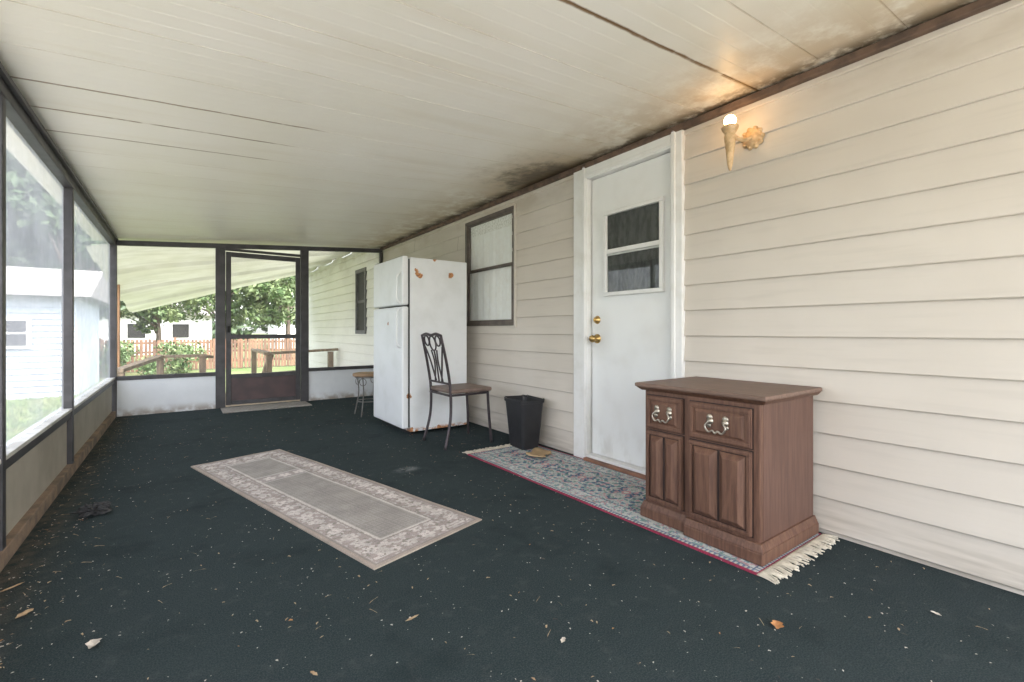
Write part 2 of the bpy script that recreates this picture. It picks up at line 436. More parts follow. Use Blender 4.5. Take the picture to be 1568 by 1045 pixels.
m_knee=pmat('knee_panel',(.47,.43,.36),(.37,.33,.27),4,.7,0,40,lo=.3,hi=.75)
posts=[NY+.03,-.16,1.28,2.71,4.20,FY-.03]
for i,p in enumerate(posts[:-1]):
    box('side_post_%d'%i,L-.03,L+.025,p-.024,p+.024,0,1.895,m_bronze,porch,.003)
for i in range(len(posts)-1):
    a,b=posts[i]+.024,posts[i+1]-.024
    box('side_rail_%d'%i,L-.025,L+.018,a,b,SZ-.055,SZ-.012,m_bronze,porch,.003)
    box('side_sill_%d'%i,L-.05,L+.022,a,b,SZ-.012,SZ+.008,m_sill,porch,.003)
    box('side_knee_%d'%i,L-.012,L-.004,a,b,.07,SZ-.055,m_knee,porch)
    mobj('side_screen_%d'%i,[(L-.02,a,SZ),(L-.02,b,SZ),(L-.02,b,1.9),(L-.02,a,1.9)],[(0,1,2,3)],m_scrL,porch)
box('side_base',L-.03,L+.03,NY,FY-.06,0.0,.07,m_dirt,porch,.004)
slope_box('header_end',L-.03,W-.02,FY-.03,FY+.03,-.085,-.03,m_bronze,bevel=.003)
box('corner_post',L-.035,L+.035,FY-.035,FY+.035,0,1.90,m_bronze,porch,.003)
box('end_post_a',.354,.456,FY-.035,FY+.03,0,cz(.4)-.085,m_bronze,porch,.004)
box('end_post_b',1.317,1.416,FY-.035,FY+.03,0,cz(1.36)-.085,m_bronze,porch,.004)
box('end_post_c',W-.055,W-.016,FY-.03,FY+.03,.0,cz(2.4)-.085,m_bronze,porch,.004)
def kneewhite():
    m,nt,b=newmat('knee_wall_white')
    x,y,z=XYZ(nt)
    col=MIX(nt,RANGE(nt,NOISE(nt,4,(1,1,1),4),.3,.7),(.80,.82,.85),(.73,.75,.78))
    g=M(nt,'MULTIPLY',RANGE(nt,z,.12,0),RANGE(nt,NOISE(nt,9,(1,1,1),5),.3,.6))
    col=MIX(nt,M(nt,'MULTIPLY',g,.8),col,(.24,.17,.11))
    nt.links.new(col,b.inputs['Base Color']); b.inputs['Roughness'].default_value=.5; return m
m_kneew=kneewhite()
for n_,a,b in (('a',L+.035,.354),('b',1.416,W-.055)):
    box('end_knee_'+n_,a,b,FY-.012,FY+.02,0,.40,m_kneew,porch)
    box('end_rail_'+n_,a,b,FY-.025,FY+.025,.40,.445,m_bronze,porch,.003)
    za,zb=cz(a)-.08,cz(b)-.08
    mobj('end_screen_'+n_,[(a,FY,.44),(b,FY,.44),(b,FY,zb),(a,FY,za)],[(0,1,2,3)],m_scrF,porch)
m_kick=pmat('kick_plate',(.085,.05,.05),(.06,.037,.04),6,.45)
sd=empty('screen_door'); sd.parent=porch
a,b=.462,1.311
zt=1.93
box('stile_a',a,a+.055,FY-.025,FY+.005,.03,zt,m_bronze,sd,.004)
box('stile_b',b-.055,b,FY-.025,FY+.005,.03,zt,m_bronze,sd,.004)
box('rail_top',a+.055,b-.055,FY-.024,FY+.004,zt-.06,zt,m_bronze,sd,.004)
box('rail_mid',a+.055,b-.055,FY-.024,FY+.004,.85,.905,m_bronze,sd,.004)
box('rail_low',a+.055,b-.055,FY-.024,FY+.004,.36,.41,m_bronze,sd,.004)
box('rail_bottom',a+.055,b-.055,FY-.024,FY+.004,.03,.08,m_bronze,sd,.004)
box('kick',a+.055,b-.055,FY-.014,FY-.004,.08,.36,m_kick,sd)
mobj('mesh',[(a,FY-.01,.4),(b,FY-.01,.4),(b,FY-.01,zt-.02),(a,FY-.01,zt-.02)],[(0,1,2,3)],m_scrF,sd)
box('transom',.457,1.316,FY-.02,FY+.02,1.945,1.975,m_bronze,porch)
box('latch',a+.015,a+.04,FY-.05,FY-.026,.93,1.01,m_dark,sd,.003)

# ------------------------------------------------ outside awning beyond end (thin, light passes through)
m_awn,nt,b=newmat('awning_fibreglass')
ax,ay,az=XYZ(nt)
colr=MIX(nt,RANGE(nt,NOISE(nt,2.2,(1,1,1),3),.3,.7),(.74,.74,.62),(.62,.62,.48))
colr=MIX(nt,M(nt,'MULTIPLY',RANGE(nt,NOISE(nt,3,(.4,2,1),4),.45,.7),.4),colr,(.42,.42,.30))
nt.links.new(colr,b.inputs['Base Color']); b.inputs['Roughness'].default_value=.5
tl=nd(nt,'ShaderNodeBsdfTranslucent'); nt.links.new(colr,tl.inputs[0])
mx=nd(nt,'ShaderNodeMixShader'); mx.inputs[0].default_value=.10
nt.links.new(b.outputs[0],mx.inputs[1]); nt.links.new(tl.outputs[0],mx.inputs[2]); nt.links.new(mx.outputs[0],nt.nodes['Material Output'].inputs[0])
V=[];F=[];ny=68;nx=16
for i in range(nx+1):
    u=i/nx
    for j in range(ny+1):
        v=j/ny; y=7.0+4.7*v
        x=2.44-(3.30-.1*v)*u
        zr=2.32-.02*v; zl=1.98-.72*v**.8
        z=zr+(zl-zr)*u + (.045 if (j//9)%2 else 0) - .10*max(0,u-.85)*(1-v)*5
        V.append((x,y,z))
for i in range(nx):
    for j in range(ny):
        a=i*(ny+1)+j; F.append((a,a+1,a+ny+2,a+ny+1))
aw=mobj('awning',V,F,m_awn)
m_cedar=pmat('cedar_post',(.42,.22,.11),(.3,.16,.09),5,.8,0,40,(5,5,1))
box('wooden_post',-.83,-.73,9.0,9.1,GZ,1.72,m_cedar,None,.004)
def railing(name,segs):
    e=empty(name)
    for k,(p,q) in enumerate(segs):
        p=Vector(p);q=Vector(q);d=(q-p).normalized();s=Vector((-d.y,d.x,0)).normalized()*.06 if abs(d.z)<.9 else Vector((.045,0,0))
        u=(Vector((0,0,.022)) if abs(d.z)<.9 else Vector((0,.045,0)))
        v=[p-s-u,p+s-u,q+s-u,q-s-u,p-s+u,p+s+u,q+s+u,q-s+u]
        hexa('beam_%d'%k,v,m_wood,e,.004)
    return e
railing('wooden_railing',[((1.18,9,.555),(2.42,9,.60)),((1.26,9,GZ),(1.26,9,.53)),((2.3,9.03,GZ),(2.3,9.03,.56)),((1.3,9.06,.53),(1.0,9.06,-.45)),((1.3,9.03,.2),(2.3,9.03,.24)),((1.26,9.1,.555),(1.26,11.0,.555)),((1.26,11,GZ),(1.26,11,.53))])
railing('wooden_railing',[((-.30,9,.55),(.36,9,.55)),((.30,9,GZ),(.30,9,.525)),((-.25,9,.55),(-.62,7.4,.46)),((-.25,9.05,GZ),(-.25,9.05,.52)),((.3,9.04,.15),(-.25,9.04,.15)),((.3,9.1,.53),(.42,9.5,.50)),((-.6,7.45,GZ),(-.6,7.45,.43))])
box('deck',-.62,2.4,FY+.1,9.2,-.16,-.10,m_wood)

m_fence=pmat('fence_wood',(.21,.115,.07),(.13,.075,.05),2.2,.9,0,20,(3,3,.5))
V=[];F=[]
def addbox(V,F,x0,x1,y0,y1,z0,z1):
    k=len(V); V+=[(x0,y0,z0),(x1,y0,z0),(x1,y1,z0),(x0,y1,z0),(x0,y0,z1),(x1,y0,z1),(x1,y1,z1),(x0,y1,z1)]
    F+=[tuple(k+i for i in f) for f in BF]
x=-9
while x<9:
    w=random.uniform(.085,.1); h=random.uniform(-.03,.03)
    addbox(V,F,x,x+w,22,22.02,GZ+.03,.62+h); x+=w+random.uniform(.012,.05)
for z in (-.3,.1,.45): addbox(V,F,-9,9,22.025,22.06,z,z+.08)
for k in range(9): addbox(V,F,-9+k*2.2,-8.9+k*2.2,22.06,22.16,GZ,.7)
mobj('wooden_fence',V,F,m_fence)

shed=empty('shed',(-5,17,GZ))
m_shed=pmat('shed_siding',(.40,.44,.50),(.34,.38,.44),3,.6)
V=[];F=[]
z=GZ
while z<1.72:
    addbox(V,F,-11,-2.0,15-.0,15.03,z,z+.005)
    k=len(V);V+=[(-11,14.975,z),(-2,14.975,z),(-2,15.0,z+.14),(-11,15.0,z+.14)];F.append((k,k+1,k+2,k+3)); z+=.14
mobj('siding',V,F,m_shed,shed)
box('core',-11,-2.02,15.04,19,GZ,1.75,m_shed,shed)
mobj('roof',[(-11.3,14.6,1.75),(-1.7,14.6,1.75),(-1.7,19.4,1.75),(-11.3,19.4,1.75),(-11.3,17,2.6),(-1.7,17,2.6)],[(0,1,5,4),(2,3,4,5),(1,2,5),(3,0,4),(0,3,2,1)],m_roof,shed)
box('window_frame',-3.75,-2.75,14.93,14.96,.55,1.25,m_white,shed)
box('window_glass',-3.67,-2.83,14.91,14.928,.62,1.18,m_dark,shed)
box('window_bar',-3.67,-2.83,14.90,14.909,.88,.92,m_white,shed)
for hx,hy,w,h in ((-1.2,38,6,2.2),(9.5,42,6,2.4)):
    e=empty('distant_house',(hx,hy,GZ))
    box('walls',hx-w/2,hx+w/2,hy,hy+5,GZ,h-.2,m_white,e)
    mobj('roof',[(hx-w/2-.4,hy-.4,h-.2),(hx+w/2+.4,hy-.4,h-.2),(hx+w/2+.4,hy+5.4,h-.2),(hx-w/2-.4,hy+5.4,h-.2),(hx-w/2,hy+2.5,h+.9),(hx+w/2,hy+2.5,h+.9)],[(0,1,5,4),(2,3,4,5),(1,2,5),(3,0,4)],m_roof,e)
    for k in (-1.5,.8): box('window_%d'%(k*10),hx+k,hx+k+.9,hy-.03,hy-.005,.5,1.4,m_dark,e)

def leafmat(name,c1,c2):
    m,nt,b=newmat(name)
    col=MIX(nt,RANGE(nt,NOISE(nt,1.6,(1,1,1),2),.35,.65),c1,c2)
    nt.links.new(col,b.inputs['Base Color']); b.inputs['Roughness'].default_value=.6
    return m
m_leafA=leafmat('foliage_a',(.06,.11,.03),(.14,.18,.07))
m_leafB=leafmat('foliage_b',(.035,.065,.025),(.075,.11,.045))
m_bark=pmat('bark',(.16,.12,.09),(.09,.07,.055),8,.95,0,30,(3,3,.6))
def leaves(centers,rads,n,size,mat,name,parent):
    V=np.zeros((n*4,3));idx=rng.randint(0,len(centers),n)
    c=np.array(centers)[idx];r=np.array(rads)[idx][:,None]
    d=rng.normal(size=(n,3));d/=np.linalg.norm(d,axis=1)[:,None]
    p=c+d*r*(rng.uniform(.35,1.05,(n,1)))*np.array([1,1,.75])
    a=rng.normal(size=(n,3));a/=np.linalg.norm(a,axis=1)[:,None]
    b=np.cross(a,rng.normal(size=(n,3)));b/=np.linalg.norm(b,axis=1)[:,None]
    s=size*rng.uniform(.5,1.4,(n,1))
    V[0::4]=p-a*s;V[1::4]=p-b*s*.5;V[2::4]=p+a*s;V[3::4]=p+b*s*.5
    return mobj(name,V.tolist(),[(4*i,4*i+1,4*i+2,4*i+3) for i in range(n)],mat,parent)
def tree(x,y,h,cr,n,mat,size=.16,low=.35):
    e=empty('tree',(x,y,GZ))
    top=Vector((x+random.uniform(-.3,.3),y,GZ+h*.8))
    tube('trunk',bez([(x,y,GZ-.1),(x+.1,y,GZ+h*.3),top],5),[.03*h*(1-.8*i/10) for i in range(11)],m_bark,e)
    C=[];R=[]
    for k in range(26):
        a=random.uniform(0,6.28);rr=cr*random.uniform(.2,.95);zz=GZ+h*random.uniform(low,1.0)
        f=1-.5*abs((zz-GZ)/h-.65)/.35*.8
        c=Vector((x+rr*f*math.cos(a),y+rr*f*math.sin(a),zz))
        C.append(tuple(c));R.append(cr*random.uniform(.18,.38))
        if k<10: 
            s=Vector((x,y,GZ+h*random.uniform(.25,.6)))
            tube('limb_%d'%k,bez([s,(s+c)/2+Vector((0,0,.2)),c],3),[.011*h*(1-.12*i) for i in range(7)],m_bark,e,seg=6)
    leaves(C,R,n,size,mat,'crown',e)
for a in ((-.9,27,5.2,2.3,6000,m_leafA,.12),(1.8,29,6.3,2.8,8000,m_leafA,.12),(4.6,27,6.2,2.6,7000,m_leafA,.12),(7.8,33,8,3.3,6000,m_leafA),(-3.4,30,6.0,2.6,5000,m_leafB),(-5.5,23,8.2,3.2,8000,m_leafB),(-9.5,25,9,3.6,7000,m_leafB),(-2.9,21.5,6.5,1.8,4000,m_leafB),(-7.6,21.5,10.5,4.2,13000,m_leafB,.2,.2),(-12.5,24,11,4.6,12000,m_leafB,.22,.2),(-4.6,25.5,9.5,3.6,9000,m_leafB,.2,.2)):
    tree(*a)
C=[];R=[]
for k in range(150):
    C.append((random.uniform(-45,30),random.uniform(50,58),GZ+random.uniform(.5,7)));R.append(random.uniform(1,2.4))
leaves(C,R,30000,.35,m_leafB,'tree_line',None)
C=[(random.uniform(-2,.6),random.uniform(20,21.3),GZ+random.uniform(.2,1.0)) for k in range(12)]
leaves(C,[random.uniform(.25,.5) for _ in C],3000,.07,m_leafA,'shrub',None)

# ------------------------------------------------ refrigerator
def fridge_mat():
    m,nt,b=newmat('fridge_enamel')
    x,y,z=XYZ(nt)
    col=MIX(nt,RANGE(nt,NOISE(nt,5,(1,1,1),3),.4,.75),(.84,.85,.86),(.77,.78,.78))
    wob=NOISE(nt,16,(1,1,1),4,.65)
    tot=None
    for (sx,sy,sz,r) in ((1.78,3.95,1.475,.07),(2.12,3.95,1.485,.045),(1.69,3.95,.36,.04),(1.70,3.95,.04,.05),(2.0,3.95,.03,.05),(1.63,4.3,1.02,.03),(1.95,3.95,1.62,.03)):
        dx=M(nt,'SUBTRACT',x,sx);dy=M(nt,'SUBTRACT',y,sy);dz=M(nt,'SUBTRACT',z,sz)
        d=M(nt,'SQRT',M(nt,'ADD',M(nt,'ADD',M(nt,'MULTIPLY',dx,dx),M(nt,'MULTIPLY',dy,dy)),M(nt,'MULTIPLY',dz,dz)))
        d=M(nt,'ADD',d,M(nt,'MULTIPLY',M(nt,'SUBTRACT',wob,.5),r*2.4))
        k=RANGE(nt,d,r*.62,r*.42); tot=k if tot is None else M(nt,'MAXIMUM',tot,k)
    bt=M(nt,'MULTIPLY',RANGE(nt,z,.07,.03),RANGE(nt,wob,.46,.56))
    tot=M(nt,'MAXIMUM',tot,bt)
    col=MIX(nt,tot,col,MIX(nt,RANGE(nt,NOISE(nt,60),.4,.6),(.62,.28,.10),(.33,.14,.07)))
    nt.links.new(col,b.inputs['Base Color']); b.inputs['Roughness'].default_value=.35
    return m
m_fr=fridge_mat()
fr=empty('refrigerator',(1.95,4.33,0))
fy0,fy1=3.95,4.72
box('cabinet_body',1.705,2.30,fy0,fy1,.025,1.625,m_fr,fr,.008)
box('gasket',1.690,1.706,fy0+.015,fy1-.015,.07,1.61,m_dark,fr)
box('freezer_door',1.628,1.690,fy0,fy1,1.185,1.632,m_fr,fr,.014)
box('fridge_door',1.628,1.690,fy0,fy1,.06,1.172,m_fr,fr,.014)
box('toe_grille',1.715,1.73,fy0+.02,fy1-.02,.0,.055,m_dark,fr)
for nm,z0,z1 in (('freezer_handle',1.20,1.48),('fridge_handle',.80,1.155)):
    tube(nm,bez([(1.628,fy0+.045,z0),(1.596,fy0+.045,z0+.03),(1.594,fy0+.045,(z0+z1)/2),(1.596,fy0+.045,z1-.03),(1.628,fy0+.045,z1)],5),.011,m_fr,fr)
box('hinge_cap',1.64,1.70,fy1-.08,fy1-.01,1.634,1.645,m_white,fr,.003)
for x,y in ((1.76,4.0),(1.76,4.67),(2.25,4.0),(2.25,4.67)):
    lathe('foot_%d_%d'%(x*100,y*100),[(0,0),(.02,0),(.02,.026),(0,.026)],(x,y,0),m_dark,fr)

# ------------------------------------------------ chair
m_metal=pmat('chair_metal',(.075,.06,.065),(.05,.04,.045),14,.4,metal=.4)
m_seat=pmat('seat_vinyl',(.20,.14,.115),(.15,.105,.085),9,.5)
ch=empty('chair',(1.95,3.5,0))
cy0,cy1=3.31,3.67
def T(n,p,r=.010,k=6): return tube(n,bez(p,k),r,m_metal,ch)
bx=1.77
for nm,y,s in (('near',cy0,-1),('far',cy1,1)):
    T('back_upright_'+nm,[(1.715,y+s*.02,0),(bx,y+s*.005,.22),(bx+.005,y,.45),(bx-.025,y,.66),(bx-.08,y-s*.005,.91)],.012)
    T('front_leg_'+nm,[(2.16,y+s*.015,0),(2.145,y,.22),(2.13,y,.44)],.012)
    T('side_rail_'+nm,[(bx,y,.425),(2.13,y,.425)],.010)
T('rail_back',[(bx,cy0,.425),(bx,cy1,.425)],.010)
T('rail_front',[(2.13,cy0,.425),(2.13,cy1,.425)],.010)
ym=(cy0+cy1)/2
def bp(y,z):
    return (bx-.025-(z-.66)*.22 if z>.6 else bx+.005-(z-.45)*.14,y,z)
T('top_rail',[bp(cy0+.003,.91),bp(cy0+.09,.925),bp(ym,.915),bp(cy1-.09,.925),bp(cy1-.003,.91)],.012)
T('mid_rail',[bp(cy0,.52),bp(cy1,.52)],.009)
for k,dy in enumerate((-.055,0,.055)):
    T('spindle_%d'%k,[bp(ym+dy*1.3,.52),bp(ym+dy*.6,.68),bp(ym+dy*.9,.79)],.007)
def ring(nm,cy,czz,r,rz=None):
    pts=[bp(cy+r*math.cos(a),czz+(rz or r)*math.sin(a)) for a in [2*math.pi*i/18 for i in range(18)]]
    tube(nm,pts,.007,m_metal,ch,closed=True)
ring('scroll_centre',ym,.847,.055,.06)
ring('scroll_a',ym-.10,.868,.042,.042); ring('scroll_b',ym+.10,.868,.042,.042)
for s in (-1,1):
    T('brace_%d'%(s+1),[bp(ym+s*.16,.82),bp(ym+s*.11,.71),bp(ym+s*.05,.53)],.007)
o=box('seat',bx+.0,2.17,cy0-.015,cy1+.015,.437,.472,m_seat,ch,.016); o.modifiers[0].segments=4

# ------------------------------------------------ stool
m_wire=pmat('wire_metal',(.22,.21,.20),(.15,.14,.13),14,.5,metal=.3)
m_oak=pmat('stool_wood',(.45,.30,.17),(.33,.21,.12),6,.6)
st=empty('stool',(1.80,5.2,0))
sx,sy=1.74,5.20
lathe('seat',[(0,.440),(.165,.440),(.175,.452),(.172,.468),(.15,.474),(0,.474)],(sx,sy,0),m_oak,st,seg=28)
for k in range(4):
    a=math.pi/4+k*math.pi/2;c,s=math.cos(a),math.sin(a)
    tube('leg_%d'%k,bez([(sx+c*.14,sy+s*.14,.44),(sx+c*.12,sy+s*.12,.25),(sx+c*.17,sy+s*.17,0)],6),.007,m_wire,st)
    pts=[(sx+c*.135+(-s)*.04*math.cos(q),sy+s*.135+c*.04*math.cos(q),.38+.04*math.sin(q)) for q in [2*math.pi*i/14 for i in range(14)]]
    tube('scroll_%d'%k,pts,.004,m_wire,st,closed=True,seg=6)
tube('ring_low',[(sx+.125*math.cos(q),sy+.125*math.sin(q),.16) for q in [2*math.pi*i/24 for i in range(24)]],.005,m_wire,st,closed=True)
tube('ring_high',[(sx+.145*math.cos(q),sy+.145*math.sin(q),.43) for q in [2*math.pi*i/24 for i in range(24)]],.006,m_wire,st,closed=True)

# ------------------------------------------------ wastebasket
m_blk=pmat('black_plastic',(.018,.018,.021),(.025,.025,.028),14,.42)
wb=empty('wastebasket',(2.28,3.02,0))
def rrect(cx,cy,z,w,d,r,ang,n=5):
    P=[]
    for (sx_,sy_,a0) in ((1,1,0),(-1,1,90),(-1,-1,180),(1,-1,270)):
        for k in range(n+1):
            a=math.radians(a0+90*k/n)
            x=sx_*(w/2-r)+r*math.cos(a);y=sy_*(d/2-r)+r*math.sin(a)
            P.append((cx+x*math.cos(ang)-y*math.sin(ang),cy+x*math.sin(ang)+y*math.cos(ang),z))
    return P
rings=[(.0,.155,.20,.03),(.01,.165,.21,.03),(.372,.218,.285,.04),(.374,.235,.302,.045),(.392,.237,.304,.045),(.394,.228,.295,.04),(.385,.215,.282,.04),(.012,.155,.20,.025)]
V=[];F=[]
for z,w,d,r in rings: V+=rrect(2.285,3.0,z,w,d,r,math.radians(-4))
n=24
for i in range(len(rings)-1):
    for k in range(n): F.append((i*n+k,i*n+(k+1)%n,(i+1)*n+(k+1)%n,(i+1)*n+k))
F.append(tuple(range(n))[::-1]); F.append(tuple((len(rings)-1)*n+k for k in range(n)))
mobj('bin',V,F,m_blk,wb,smooth=False)
tube('liner_edge',[ (p[0],p[1],.398+.004*math.sin(i*2.1)) for i,p in enumerate(rrect(2.285,3.0,0,.232,.30,.045,math.radians(-4)))],.005,m_blk,wb,closed=True)

# ------------------------------------------------ cabinet
def wood_mat(name,c1,c2,st):
    m,nt,b=newmat(name)
    n=NOISE(nt,7,st,5,.65); n2=NOISE(nt,2,(1,1,1),2)
    col=MIX(nt,RANGE(nt,n,.35,.65),c1,c2)
    col=MIX(nt,M(nt,'MULTIPLY',RANGE(nt,n2,.5,.7),.25),col,tuple(k*1.4 for k in c1))
    nt.links.new(col,b.inputs['Base Color']); b.inputs['Roughness'].default_value=.52
    b.inputs['Specular IOR Level'].default_value=.35
    BUMP(nt,b,n,.2,.003); return m
m_cw=wood_mat('cabinet_wood',(.165,.086,.056),(.105,.052,.036),(9,9,.9))
m_cs=wood_mat('cabinet_side_wood',(.145,.078,.058),(.105,.056,.042),(9,9,.6))
m_ct=wood_mat('cabinet_top_wood',(.20,.13,.10),(.15,.095,.072),(9,.9,9))
m_groove=pmat('dark_groove',(.03,.016,.013),None,8,.7)
m_pew=pmat('pewter',(.55,.50,.42),(.35,.31,.26),40,.35,metal=.85)
cb=empty('cabinet',(2.16,1.21,0))
bx0,bx1,by0,by1=1.935,2.41,.925,1.505; R0=.008
ysp=1.262; PX=.028
box('carcass',bx0,bx1,by0,by1,.07+R0,.655,m_cs,cb,.003)
box('front_left',bx0-.012,bx0-.0005,ysp+.002,by1,.075,.65,m_cw,cb,.003)
box('front_right',bx0-PX,bx0-.0005,by0,ysp-.002,.075,.65,m_cw,cb,.004)
for nm,xa,ya,yb in (('plinth_left',bx0-.030,ysp+.001,by1+.02),('plinth_right',bx0-PX-.026,by0-.022,ysp-.001)):
    box(nm,xa,bx1+.005,ya,yb,R0,.058,m_cw,cb,.005)
    ins=.012
    hexa(nm+'_ogee',[(xa+.002,ya+(.002 if 'right' in nm else 0),.0585),(bx1,ya+(.002 if 'right' in nm else 0),.0585),(bx1,yb-(.002 if 'left' in nm else 0),.0585),(xa+.002,yb-(.002 if 'left' in nm else 0),.0585),
        (xa+.002+ins,ya+(.002+ins if 'right' in nm else 0),.088),(bx1,ya+(.002+ins if 'right' in nm else 0),.088),(bx1,yb-(.002+ins if 'left' in nm else 0),.088),(xa+.002+ins,yb-(.002+ins if 'left' in nm else 0),.088)],m_cw,cb,.002)
tx0,tx1,ty0,ty1=bx0-.055,bx1+.012,by0-.035,by1+.035
hexa('top_mould',[(tx0+.03,ty0+.022,.650),(tx1,ty0+.022,.650),(tx1,ty1-.022,.650),(tx0+.03,ty1-.022,.650),(tx0+.006,ty0+.004,.668),(tx1,ty0+.004,.668),(tx1,ty1-.004,.668),(tx0+.006,ty1-.004,.668)],m_cw,cb,.003)
box('top',tx0,tx1,ty0,ty1,.6685,.688,m_ct,cb,.006)
def raised(nm,x,ya,yb,za,zb,dep,ins,mat,par=cb):
    v=[(x,ya,za),(x,yb,za),(x,yb,zb),(x,ya,zb),(x-dep,ya+ins,za+ins),(x-dep,yb-ins,za+ins),(x-dep,yb-ins,zb-ins),(x-dep,ya+ins,zb-ins)]
    return mobj(nm,v,[(4,5,6,7),(0,1,5,4),(1,2,6,5),(2,3,7,6),(3,0,4,7)],mat,par,bevel=.0015)
def frame(nm,x,ya,yb,za,zb,w,dep,mat):
    box(nm+'_t',x-dep,x,ya,yb,zb-w,zb,mat,cb,.003); box(nm+'_b',x-dep,x,ya,yb,za,za+w,mat,cb,.003)
    box(nm+'_l',x-dep,x,ya,ya+w,za+w,zb-w,mat,cb,.003); box(nm+'_r',x-dep,x,yb-w,yb,za+w,zb-w,mat,cb,.003)
for side,x,ya,yb in (('l',bx0-.0125,ysp+.022,by1-.018),('r',bx0-PX-.0005,by0+.03,ysp-.024)):
    za,zb=.465,.628
    box('drawer_'+side,x-.012,x,ya,yb,za,zb,m_cw,cb,.003)
    box('drawer_gap_'+side,x-.0015,x+.0,ya-.004,yb+.004,za-.004,zb+.004,m_groove,cb)
    frame('drawer_frame_'+side,x-.0121,ya+.004,yb-.004,za+.004,zb-.004,.018,.006,m_cw)
    raised('drawer_panel_'+side,x-.0121,ya+.028,yb-.028,za+.028,zb-.028,.007,.010,m_cw)
    za,zb=.105,.452
    box('door_'+side,x-.012,x,ya,yb,za,zb,m_cw,cb,.003)
    box('door_gap_'+side,x-.0015,x+.0,ya-.004,yb+.004,za-.004,zb+.004,m_groove,cb)
    frame('door_frame_'+side,x-.0121,ya+.002,yb-.002,za+.002,zb-.002,.016,.008,m_cw)
    mid_=(ya+yb)/2
    box('door_recess_'+side,x-.0127,x-.0122,ya+.019,yb-.019,za+.019,zb-.019,m_groove,cb)
    for q,(p0,p1) in enumerate(((ya+.022,mid_-.005),(mid_+.005,yb-.022))):
        raised('door_panel_%s%d'%(side,q),x-.0128,p0,p1,za+.022,zb-.022,.022,.024,m_cw)
    hy=(ya+yb)/2;hz=.545;hx=x-.020
    for s in (-1,1):
        lathe('rosette_%s%d'%(side,s+1),[(0,-.012),(.006,-.012),(.010,-.006),(.015,-.003),(.016,0)],(hx,hy+s*.034,hz+.010),m_pew,cb,seg=14,axis='x')
        lathe('wing_%s%d'%(side,s+1),[(0,-.003),(.013,-.003),(.014,0)],(hx,hy+s*.036,hz+.026),m_pew,cb,seg=12,axis='x')
        lathe('drop_%s%d'%(side,s+1),[(0,-.003),(.010,-.003),(.011,0)],(hx,hy+s*.040,hz-.010),m_pew,cb,seg=12,axis='x')
    tube('bail_'+side,bez([(hx-.014,hy-.034,hz+.010),(hx-.020,hy-.047,hz-.012),(hx-.02,hy-.030,hz-.034),(hx-.02,hy-.012,hz-.026),(hx-.02,hy,hz-.036),(hx-.02,hy+.012,hz-.026),(hx-.02,hy+.030,hz-.034),(hx-.020,hy+.047,hz-.012),(hx-.014,hy+.034,hz+.010)],5),.0042,m_pew,cb)

# ------------------------------------------------ wall lamp
lp=empty('wall_lamp',(W-.1,1.28,1.95))
m_gold=pmat('gilded_resin',(.72,.50,.28),(.50,.32,.16),30,.4,.3,90)
lathe('backplate',[(0,-.022),(.02,-.02),(.030,-.014),(.046,-.012),(.052,-.004),(.054,.012)],(W-.014,1.225,1.965),m_gold,lp,axis='x')
for k in range(10):
    a=k*.628; lathe('petal_%d'%k,[(0,-.012),(.010,-.010),(.014,.008)],(W-.016,1.225+.048*math.cos(a),1.965+.048*math.sin(a)),m_gold,lp,seg=10,axis='x')
tube('arm',bez([(W-.03,1.225,1.965),(W-.07,1.235,1.945),(W-.11,1.25,1.945),(W-.150,1.27,1.965)],5),.011,m_gold,lp)
lathe('torch',[(0,-.19),(.006,-.185),(.010,-.17),(.014,-.15),(.019,-.10),(.026,-.04),(.030,-.01),(.024,.0),(.028,.008),(.038,.022),(.042,.034),(.040,.040),(.026,.034),(0,.03)],(W-.155,1.27,1.965),m_gold,lp)
m_bulb,nt,b=newmat('bulb_glow'); b.inputs['Emission Color'].default_value=(1,.60,.26,1); b.inputs['Emission Strength'].default_value=26
b.inputs['Base Color'].default_value=(1,.9,.8,1)
r=.030
lathe('bulb',[(0.001,-.034),(.012,-.032),(.013,-.024)]+[(r*math.sin(a),-r*math.cos(a)) for a in [math.radians(q) for q in range(30,181,15)]],(W-.155,1.27,2.034),m_bulb,lp)

